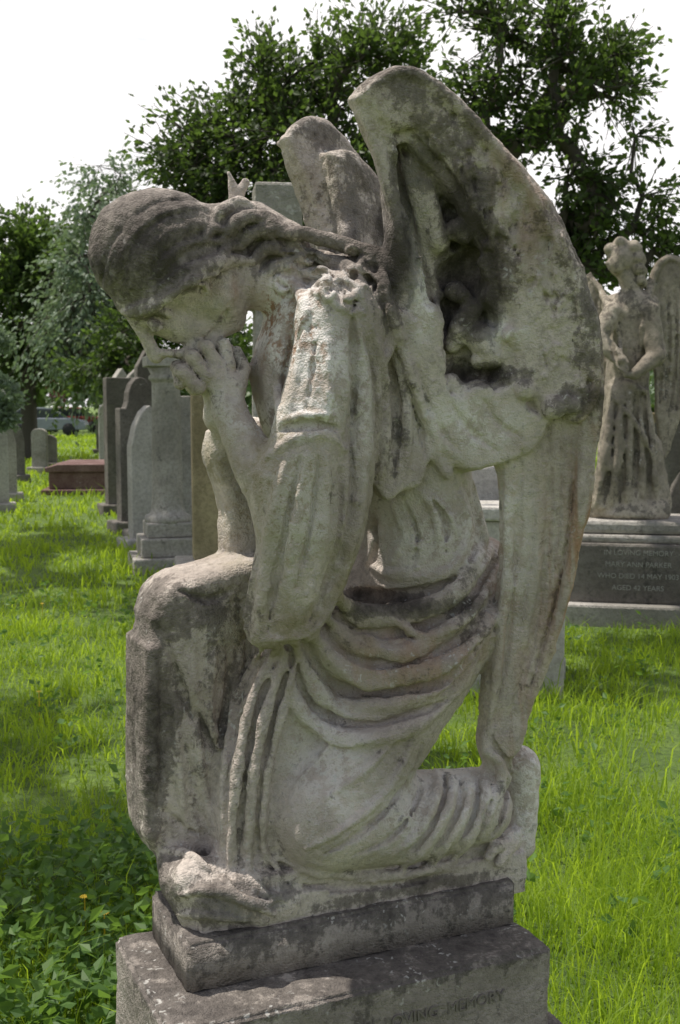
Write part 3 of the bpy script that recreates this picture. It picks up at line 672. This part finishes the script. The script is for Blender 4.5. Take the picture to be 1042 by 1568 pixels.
def column(name,x,Y,h,mat,r=.14,rz=0):
    e=empty(name,(x,Y,0),rz)
    for i,(w,a,b) in enumerate([(.36,-.05,.16),(.28,.162,.34),(.22,.342,.48)]):box('step_%d'%i,-w,w,-w,w,a,b,mat,e,.015)
    lathe('shaft',[(.0,.47),(r*1.45,.47),(r*1.5,.50),(r*1.45,.54),(r*1.15,.56),(r*1.05,.62),(r,.7),(r*.9,h-.32),(r*.92,h-.3),(r*1.1,h-.28),(r*1.1,h-.25),(r*.95,h-.23),(r*1.2,h-.16),(0,h-.16)],mat,e)
    box('capital',-r*1.35,r*1.35,-r*1.35,r*1.35,h-.16,h-.06,mat,e,.01)
    box('finial',-r*1.1,r*1.1,-r*1.1,r*1.1,h-.058,h,mat,e,.02)
    return e
Yc=11.0;column('column_monument',at(256,700,Yc)[0],Yc,2.12,M_far,.15,math.radians(15))
Yc=9.6;e=empty('stone_post_monument',(at(318,700,Yc)[0],Yc,0),math.radians(10))
box('base',-.28,.28,-.28,.28,-.05,.3,M_far,e,.02);box('shaft',-.13,.13,-.13,.13,.302,1.9,M_tan,e,.02);box('cap',-.18,.18,-.18,.18,1.902,2.0,M_tan,e,.02)
headstone('gravestone',215,800,14.5,.55,1.95,M_dark,'shoulder',.2,.5)
headstone('gravestone',228,800,12.6,.42,1.6,M_far2,'gothic',.18,.5)
headstone('gravestone',200,790,17,.7,2.0,M_dark,'flat',.25,.4)
headstone('gravestone',212,790,19,.6,2.2,M_far,'gothic',.2,.4)
headstone('gravestone',240,790,13.4,.5,.8,M_dark,'round',.25,.5)
headstone('gravestone',188,790,22,.45,2.3,M_far,'obelisk',.4,.4)
headstone('gravestone',226,790,15.6,.36,2.35,M_dark,'obelisk',.34,.3)
headstone('gravestone',178,790,26,.7,1.7,M_far2,'round',.2,.3)
headstone('gravestone',285,790,13.0,.5,1.7,M_far,'flat',.4,.2)
headstone('gravestone',62,720,27,.36,1.05,M_far,'round',.15)
headstone('gravestone',76,720,29,.4,.85,M_dark,'round',.15)
headstone('gravestone',10,765,19,.36,1.35,M_far,'gothic',.15,.3)
headstone('gravestone',-12,770,17,.5,1.9,M_far2,'round',.15,.3)
headstone('gravestone',28,740,24,.3,1.2,M_dark,'gothic',.15,.3)
headstone('gravestone',165,700,38,.7,1.3,M_dark,'gothic',.2)
p=at(142,750,21);e=empty('ledger_tomb',(p[0],21,0),math.radians(6))
box('plinth',-.78,.78,-1.,1.,-.05,.12,M_pink,e,.02);box('chest',-.66,.66,-.88,.88,.122,.42,M_pink,e,.02);prism('lid',[(-.72,.422),(.72,.422),(.72,.5),(.5,.56),(-.5,.56),(-.72,.5)],-.92,.92,M_pink,e,.015)
headstone('gravestone',742,800,6.8,.75,1.24,M_far2,'flat',.2,-.1)
p=at(742,800,6.4);e=empty('kerb_grave',(p[0],6.3,0),-.1);box('ledge',-.42,.42,-.2,.15,-.05,.98,M_far2,e,.02);box('slab_top',-.46,.46,-.24,.18,.982,1.06,M_far2,e,.015)
headstone('gravestone',1040,720,11.5,.5,1.55,M_dark,'round',.2,-.3)
headstone('gravestone',1022,700,15,.45,1.5,M_tan,'flat',.25,-.2)
headstone('gravestone',1052,820,9.3,.34,1.1,M_dark,'gothic',.15,-.2)
headstone('gravestone',880,700,19,.6,1.1,M_dark,'round',.2)
def car(name,x,Y,rz,c):
    e=empty(name,(x,Y,0),rz);mb=plain(name+'_paint',c,.25);mg=plain(name+'_glass',(.03,.04,.05),.08);mt=plain(name+'_tyre',(.02,.02,.02),.8)
    prism('body',[(-2.1,.3),(2.1,.3),(2.15,.55),(2.05,.78),(1.2,.92),(-1.95,.95),(-2.15,.7)],-.85,.85,mb,e,.06)
    prism('cabin',[(1.15,.9),(.45,1.38),(-1.15,1.42),(-1.85,.93)],-.72,.72,mg,e,.05)
    prism('roof',[(.5,1.37),(.35,1.45),(-1.05,1.48),(-1.2,1.41)],-.70,.70,mb,e,.03)
    for i,(a,b) in enumerate(((1.3,.8),(1.3,-.8),(-1.3,.8),(-1.3,-.8))):
        w=lathe('wheel_%d'%i,[(0,-.1),(.3,-.1),(.33,-.06),(.33,.06),(.3,.1),(0,.1)],mt,e,20);w.rotation_euler=(math.pi/2,0,0);w.location=(a,b,.33)
car('parked_car',at(70,640,60)[0],60,.1,(.22,.24,.27));car('parked_car',at(12,640,64)[0],64,.1,(.12,.13,.15));car('parked_car',at(112,600,68)[0],68,0,(.22,.03,.03))
# ============================================================ trees
def tubes(segs,n=6):
    V=[];Fq=[];b=0
    ang=np.arange(n)*2*math.pi/n
    for a,c,ra,rb in segs:
        a=np.array(a);c=np.array(c);d=c-a;L=np.linalg.norm(d)
        if L<1e-5:continue
        d/=L;x=np.cross(d,[0,0,1.] if abs(d[2])<.9 else [1.,0,0]);x/=np.linalg.norm(x);y=np.cross(d,x)
        ring=np.cos(ang)[:,None]*x+np.sin(ang)[:,None]*y
        V.append(a+ring*ra);V.append(c+ring*rb)
        i=np.arange(n);Fq.append(np.stack([b+i,b+(i+1)%n,b+n+(i+1)%n,b+n+i],1));b+=2*n
    return np.vstack(V),np.vstack(Fq)
def leaves(P,D,size,g,droop=.3):
    n=len(P);D=D+g.normal(0,.55,(n,3));D[:,2]-=droop;D/=np.linalg.norm(D,axis=1)[:,None]
    N=g.normal(0,1,(n,3));N[:,2]+=.8;Sd=np.cross(D,N);Sd/=np.linalg.norm(Sd,axis=1)[:,None]+1e-9;U=np.cross(Sd,D)
    s=(size*g.uniform(.6,1.3,n))[:,None]
    a=P;m1=P+D*s*.45+Sd*s*.30+U*s*.08;m2=P+D*s*.45-Sd*s*.30+U*s*.08;t=P+D*s
    V=np.stack([a,m1,t,m2],1).reshape(-1,3);i=np.arange(n)*4
    Fq=np.concatenate([np.stack([i,i+1,i+2],1),np.stack([i,i+2,i+3],1)])
    return V,Fq,np.repeat(g.random(n),4)
def tree(name,base,Y,lobes,ncl,tw,lpt,leaf,mat,seed,twl=.7,fork=2.2,tr=.25,droop=.3,hang=0.,world=False):
    g=np.random.default_rng(seed);e=empty(name,(0,0,0));C=[]
    wts=np.array([l[3 if world else 2]**2 for l in lobes],float);wts/=wts.sum()
    while len(C)<ncl:
        l=lobes[g.choice(len(lobes),p=wts)]
        if world:c=np.array(l[:3]);R=l[3]
        else:c=at(l[0],l[1],Y);R=l[2]*Y/F
        q=g.normal(0,1,3);q/=np.linalg.norm(q);q*=R*g.uniform(.2,1)**.5
        C.append(c+q*[1,1.1,.9])
    C=np.array(C);b=np.array([base[0],base[1],0.]);top=np.array([base[0]+g.normal(0,.1),base[1],fork])
    nodes=[b,top];par=[-1,0];order=np.argsort(np.linalg.norm(C-top,axis=1))
    cen=C.mean(0)
    for q in (.35,.7):nodes.append(top+(cen-top)*q+g.normal(0,.15,3));par.append(len(nodes)-2)
    for i in order:
        A=np.array(nodes[1:]);dd=np.linalg.norm(A-C[i],axis=1)+.25*np.linalg.norm(A-top,axis=1)
        j=int(np.argmin(dd))+1
        mid=(nodes[j]+C[i])/2+g.normal(0,.07,3)*np.linalg.norm(nodes[j]-C[i])+np.array([0,0,-.04*np.linalg.norm(nodes[j]-C[i])])
        nodes.append(mid);par.append(j);nodes.append(C[i]);par.append(len(nodes)-2)
    cnt=np.ones(len(nodes))
    for i in range(len(nodes)-1,0,-1):cnt[par[i]]+=cnt[i]
    rad=tr*(cnt/cnt[0])**.55
    segs=[(nodes[par[i]],nodes[i],rad[par[i]] if par[i]>0 or i==1 else rad[i],rad[i]) for i in range(1,len(nodes))]
    LP=[];LD=[]
    for c in C:
        out=(c-cen);out/=np.linalg.norm(out)+1e-6
        for k in range(tw):
            d=g.normal(0,1,3)+out*.8+[0,0,.25-hang];d/=np.linalg.norm(d);L=twl*g.uniform(.4,1.3)
            end=c+d*L+[0,0,-.15*L*L-hang*L*.4];segs.append((c,end,.008*tr/.25,.003))
            t=np.sort(g.uniform(.2,1.05,lpt))[:,None]
            P=c*(1-t)+end*t+g.normal(0,.035+.02*twl,(lpt,3));LP.append(P);LD.append(np.repeat(d[None],lpt,0))
    Vb,Fb=tubes(segs,5);npmesh('trunk_and_limbs',Vb,Fb,True,M_bark,None,e)
    P=np.vstack(LP);D=np.vstack(LD)
    Vl,Fl,r=leaves(P,D,leaf,g,droop);npmesh('foliage',Vl,Fl,False,mat,{'rnd':r},e)
    return e
Y=13.5
tree('deciduous_tree',(at(470,640,Y)[0],Y),Y,[(450,105,70),(545,130,85),(390,175,68),(310,238,55),(490,235,105),(605,95,42),(420,310,90),(320,340,60),(560,320,100),(640,235,55),(245,245,28),(270,400,40),(270,180,20),(360,250,60)],130,13,13,.090,M_leaf,1,.58)
Y=12.0
tree('deciduous_tree',(at(800,640,Y)[0],Y),Y,[(780,45,50),(860,75,62),(930,115,52),(750,140,45),(840,170,66),(960,190,38),(790,270,62),(880,290,58),(970,330,38),(720,240,36),(830,390,60),(720,25,24),(930,420,45),(1015,390,35),(985,95,16),(900,370,50)],84,12,12,.088,M_leaf,2,.50)
Y=27.
tree('birch_tree',(at(175,640,Y)[0],Y),Y,[(165,275,35),(170,350,55),(140,420,65),(190,440,60),(150,500,65),(210,520,55),(110,470,45)],100,11,13,.14,M_leafb,3,1.1,tr=.15,droop=.9,hang=.9)
Y=34.
tree('deciduous_tree',(at(45,640,Y)[0],Y),Y,[(60,370,45),(20,400,50),(90,420,45),(30,480,75),(100,520,65),(0,540,60)],100,12,13,.22,M_leaf,4,1.2,tr=.25)
Y=24.
tree('deciduous_tree',(at(230,640,Y)[0],Y),Y,[(240,500,45),(200,530,35),(290,500,50),(160,560,30),(240,560,35),(330,540,40)],55,11,11,.15,M_leaf,6,.8,tr=.12,fork=1.0)
# tall unseen trees added beside the view, their high boughs set to shade the lawn
tree('deciduous_tree',(-7.0,13.5),0,[(-5.2,10.6,8.4,1.2),(-3.6,11.8,8.8,1.2),(-6.3,13.0,9.0,1.9)],46,10,9,.20,M_leaf,31,.9,fork=6.6,tr=.4,world=True)
tree('deciduous_tree',(-6.0,6.0),0,[(-4.0,4.4,8.2,.8),(-5.0,5.6,8.4,1.1)],22,10,9,.18,M_leaf,33,.7,fork=6.2,tr=.3,world=True)
tree('deciduous_tree',(6.0,11.5),0,[(-.6,8.1,8.3,.9),(1.2,9.2,8.6,1.2),(3.8,10.6,8.8,1.5)],38,10,9,.20,M_leaf,32,.8,fork=6.4,tr=.38,world=True)
def belt(name,spec,mat,seed,leaf,n):
    g=np.random.default_rng(seed);P=[];
    for u,v,r,Y in spec:
        c=at(u,v,Y);R=r*Y/F;q=g.normal(0,1,(n,3));q/=np.linalg.norm(q,axis=1)[:,None];q*=(R*g.uniform(.5,1.08,n)[:,None])
        q*=(1+.25*np.sin(q[:,[0]]*5/R+3*q[:,[2]]/R));p=c+q*[1.3,1.3,1];P.append(p[p[:,2]>-.1])
    P=np.vstack(P);V,Fl,r=leaves(P,g.normal(0,1,P.shape),leaf,g);return npmesh(name,V,Fl,False,mat,{'rnd':r})
sp=[(u,592-18*math.sin(u*.013)+8*math.sin(u*.07),34+10*abs(math.sin(u*.05)),78+14*math.sin(u*.31)) for u in range(-200,1260,24)]
belt('distant_tree_belt',sp,M_leafd,7,.7,260)
belt('shrub',[(1038,560,26,16),(1025,592,24,18),(1060,600,30,15)],M_leafb,8,.10,700)
belt('copper_beech_shrub',[(105,588,22,60),(1036,545,14,40)],M_leafr,9,.3,400)
belt('willow_shrub',[(3,600,26,15),(-5,520,22,15),(6,640,18,15)],M_leafb,10,.08,800)
belt('shrub',[(880,600,40,30),(760,560,50,32),(990,640,30,26),(700,600,50,32)],M_leaf,12,.22,600)
print('trees',time.time()-T0)
# ============================================================ ground + grass
N=NT('grass_ground');geo=N.n('ShaderNodeNewGeometry');Pp=geo.outputs['Position']
c=N.mix(N.ramp(N.noise(Pp,1.2,4,.7),.35,.65),(.075,.13,.016),(.16,.24,.035))
c=N.mix(N.ramp(N.noise(Pp,.5,3),.62,.7),c,(.13,.11,.05))
c=N.mix(N.math('MULTIPLY',N.ramp(N.noise(Pp,30,4,.7),.4,.6),.5),c,(.03,.055,.012))
b=N.n('ShaderNodeBsdfPrincipled');b.inputs['Roughness'].default_value=.9;N.l(c,b.inputs['Base Color'])
bp=N.n('ShaderNodeBump');bp.inputs['Strength'].default_value=.8;bp.inputs['Distance'].default_value=.05;N.l(N.noise(Pp,25,4,.8),bp.inputs['Height']);N.l(bp.outputs[0],b.inputs['Normal']);N.l(b.outputs[0],N.out.inputs[0])
gx=np.concatenate([[-600,-200,-80],np.linspace(-30,30,61),[80,200,600]]);gy=np.concatenate([[-100,-10],np.linspace(0,60,61),[100,200,400,900]])
def hgt(x,y):
    return .03*np.sin(x*1.3+y*.7)*np.sin(y*.9-x*.4)*np.clip((y-2)/3,0,1)*(y<60)
XX,YY=np.meshgrid(gx,gy,indexing='ij');Vg=np.stack([XX,YY,hgt(XX,YY)],-1).reshape(-1,3)
ii,jj=np.meshgrid(np.arange(len(gx)-1),np.arange(len(gy)-1),indexing='ij');k=len(gy);q=(ii*k+jj).ravel()
npmesh('ground',Vg,np.stack([q,q+k,q+k+1,q+1],1),True,N.m)
def inrect(x,y):
    dx=x-C0[0];dy=y-C0[1];a=dx*math.cos(YAW)+dy*math.sin(YAW);b=-dx*math.sin(YAW)+dy*math.cos(YAW)
    r=(a>bx0-.02)&(a<bx1+.13)&(b>-.43)&(b<.21)
    r=r|((abs(x-c2[0]-.08)<.62)&(abs(y-Y2)<.55))
    return r
g=np.random.default_rng(21);Vs=[];F3=[];F4=[];Rn=[];base=0
for (ya,yb,dens,h,w) in ((2.0,4.5,4800,.095,.0038),(4.5,8,2000,.085,.006),(8,15,600,.08,.011),(15,30,140,.09,.022),(30,60,30,.12,.055)):
    wid=.36;n=int(dens*wid*(yb**2-ya**2)*1.0)
    y=np.sqrt(g.uniform(ya**2,yb**2,n));x=g.uniform(-wid,wid,n)*y*1.05
    pn=np.sin(x*3.1+np.sin(y*2.3)*2)*np.sin(y*2.7+np.sin(x*1.9)*2)+.5*np.sin(x*9+y*5)*np.sin(y*8-x*3);soil=np.exp(-(((x-1.45)/.45)**2+((y-4.9)/.5)**2))
    keep=~inrect(x,y)&(g.random(n)>.25-.25*pn)&(g.random(n)>soil*.9);x=x[keep];y=y[keep];pn=pn[keep];n=len(x)
    hh=h*(1+.45*pn)*g.uniform(.4,1.5,n)*np.where(g.random(n)<.05,2.0,1);a=g.uniform(0,6.283,n);ww=w*g.uniform(.6,1.5,n)
    lean=g.uniform(.1,1.1,n)*hh;la=g.uniform(0,6.283,n)+1.5*np.sin(x*2+y)
    B0=np.stack([x,y,hgt(x,y)-.005],1);sx=np.stack([np.cos(a),np.sin(a),0*a],1);ld=np.stack([np.cos(la),np.sin(la),0*a],1)
    up=np.array([0,0,1.])
    m=B0+up*(hh*.6)[:,None]+ld*(lean*.3)[:,None];t=B0+up*(hh*.92)[:,None]+ld*lean[:,None]
    V=np.stack([B0-sx*ww[:,None]/2,B0+sx*ww[:,None]/2,m+sx*ww[:,None]*.42,m-sx*ww[:,None]*.42,t],1).reshape(-1,3)
    i=base+np.arange(n)*5;F4.append(np.stack([i,i+1,i+2,i+3],1));F3.append(np.stack([i+3,i+2,i+4],1));base+=5*n;Vs.append(V);Rn.append(np.repeat(np.clip(g.random(n)*.9+.3*pn,0,1),5))
npmesh('grass',np.vstack(Vs),[np.vstack(F4),np.vstack(F3)],True,M_grass,{'rnd':np.concatenate(Rn)})
P=[];D=[];SZ=[]
for k in range(760):
    if k<560:x=g.uniform(-1.45,-.40);y=g.uniform(2.3,3.9)
    else:
        y=g.uniform(2.8,9);x=g.uniform(-.34,.34)*y
    if inrect(np.array([x]),np.array([y]))[0]:continue
    h=g.uniform(.05,.26);n=g.integers(6,15)
    for i in range(n):
        a=g.uniform(0,6.28);z=h*g.uniform(.3,1);P.append((x+.03*math.cos(a),y+.03*math.sin(a),z));D.append((math.cos(a),math.sin(a),g.uniform(0,.7)));SZ.append(h)
V,Fl,r=leaves(np.array(P),np.array(D)*1.6,np.array([.03+.08*s for s in SZ]),g,.1);npmesh('weeds',V,Fl,False,M_weed,{'rnd':r})
M_y=plain('dandelion_yellow',(.75,.5,.03),.7);Vd=[];Fd=[];bb=0
for u,v in ((185,715),(65,925),(130,1375),(890,790),(60,1060),(160,1400)):
    d=ray(u,v);t=(.16-1.6)/d[2];c=EYE+d*t
    if inrect(np.array([c[0]]),np.array([c[1]]))[0]:continue
    for k in range(14):
        a=k*.449;Vd+=[c,c+[.012*math.cos(a-.15),.012*math.sin(a-.15),.006],c+[.016*math.cos(a),.016*math.sin(a),.004],c+[.012*math.cos(a+.15),.012*math.sin(a+.15),.006]];Fd.append((bb,bb+1,bb+2,bb+3));bb+=4
    Vd+=[c+[.002,0,0],c-[.002,0,0],c-[.002,0,.16],c+[.002,0,-.16]];Fd.append((bb,bb+1,bb+2,bb+3));bb+=4
npmesh('dandelions',np.array(Vd),np.array(Fd),False,M_y)
# ============================================================ sky + sun
sd=Vector((-.36,.10,1.0)).normalized();el=math.asin(sd.z);az=math.atan2(sd.x,sd.y)
w=bpy.data.worlds.new("World");scene.world=w;w.use_nodes=True;nt=w.node_tree;nt.nodes.clear()
out=nt.nodes.new('ShaderNodeOutputWorld');bg=nt.nodes.new('ShaderNodeBackground');sky=nt.nodes.new('ShaderNodeTexSky');sky.sky_type='NISHITA';sky.sun_disc=False
sky.sun_elevation=el;sky.sun_rotation=az;sky.air_density=1;sky.dust_density=.8
tc=nt.nodes.new('ShaderNodeTexCoord');mp=nt.nodes.new('ShaderNodeMapping');mp.inputs['Scale'].default_value=(1,1,2.4);nt.links.new(tc.outputs['Generated'],mp.inputs[0])
nz=nt.nodes.new('ShaderNodeTexNoise');nz.inputs['Scale'].default_value=2.6;nz.inputs['Detail'].default_value=6;nz.inputs['Roughness'].default_value=.58;nz.inputs['Distortion'].default_value=.4;nt.links.new(mp.outputs[0],nz.inputs['Vector'])
# cloud bank thick to the north (the side photographed), thinned overhead and behind, unseen, to deepen shadows
dt=nt.nodes.new('ShaderNodeVectorMath');dt.operation='DOT_PRODUCT';nt.links.new(tc.outputs['Generated'],dt.inputs[0]);dt.inputs[1].default_value=(0,.09,-.06)
ad=nt.nodes.new('ShaderNodeMath');ad.operation='ADD';nt.links.new(nz.outputs['Fac'],ad.inputs[0]);nt.links.new(dt.outputs['Value'],ad.inputs[1])
mr=nt.nodes.new('ShaderNodeMapRange');mr.inputs['From Min'].default_value=.40;mr.inputs['From Max'].default_value=.49;nt.links.new(ad.outputs[0],mr.inputs['Value'])
mx=nt.nodes.new('ShaderNodeMix');mx.data_type='RGBA';nt.links.new(mr.outputs[0],mx.inputs[0]);nt.links.new(sky.outputs[0],mx.inputs[6]);mx.inputs[7].default_value=(10.6,10.4,10.4,1)
nt.links.new(mx.outputs[2],bg.inputs[0]);bg.inputs[1].default_value=.11;nt.links.new(bg.outputs[0],out.inputs[0])
sl=bpy.data.lights.new('sun','SUN');sl.energy=5.0;sl.angle=math.radians(.55);sl.color=(1,.95,.87);so=bpy.data.objects.new('sun',sl);scene.collection.objects.link(so)
so.rotation_euler=sd.to_track_quat('Z','Y').to_euler()
print('done',time.time()-T0)
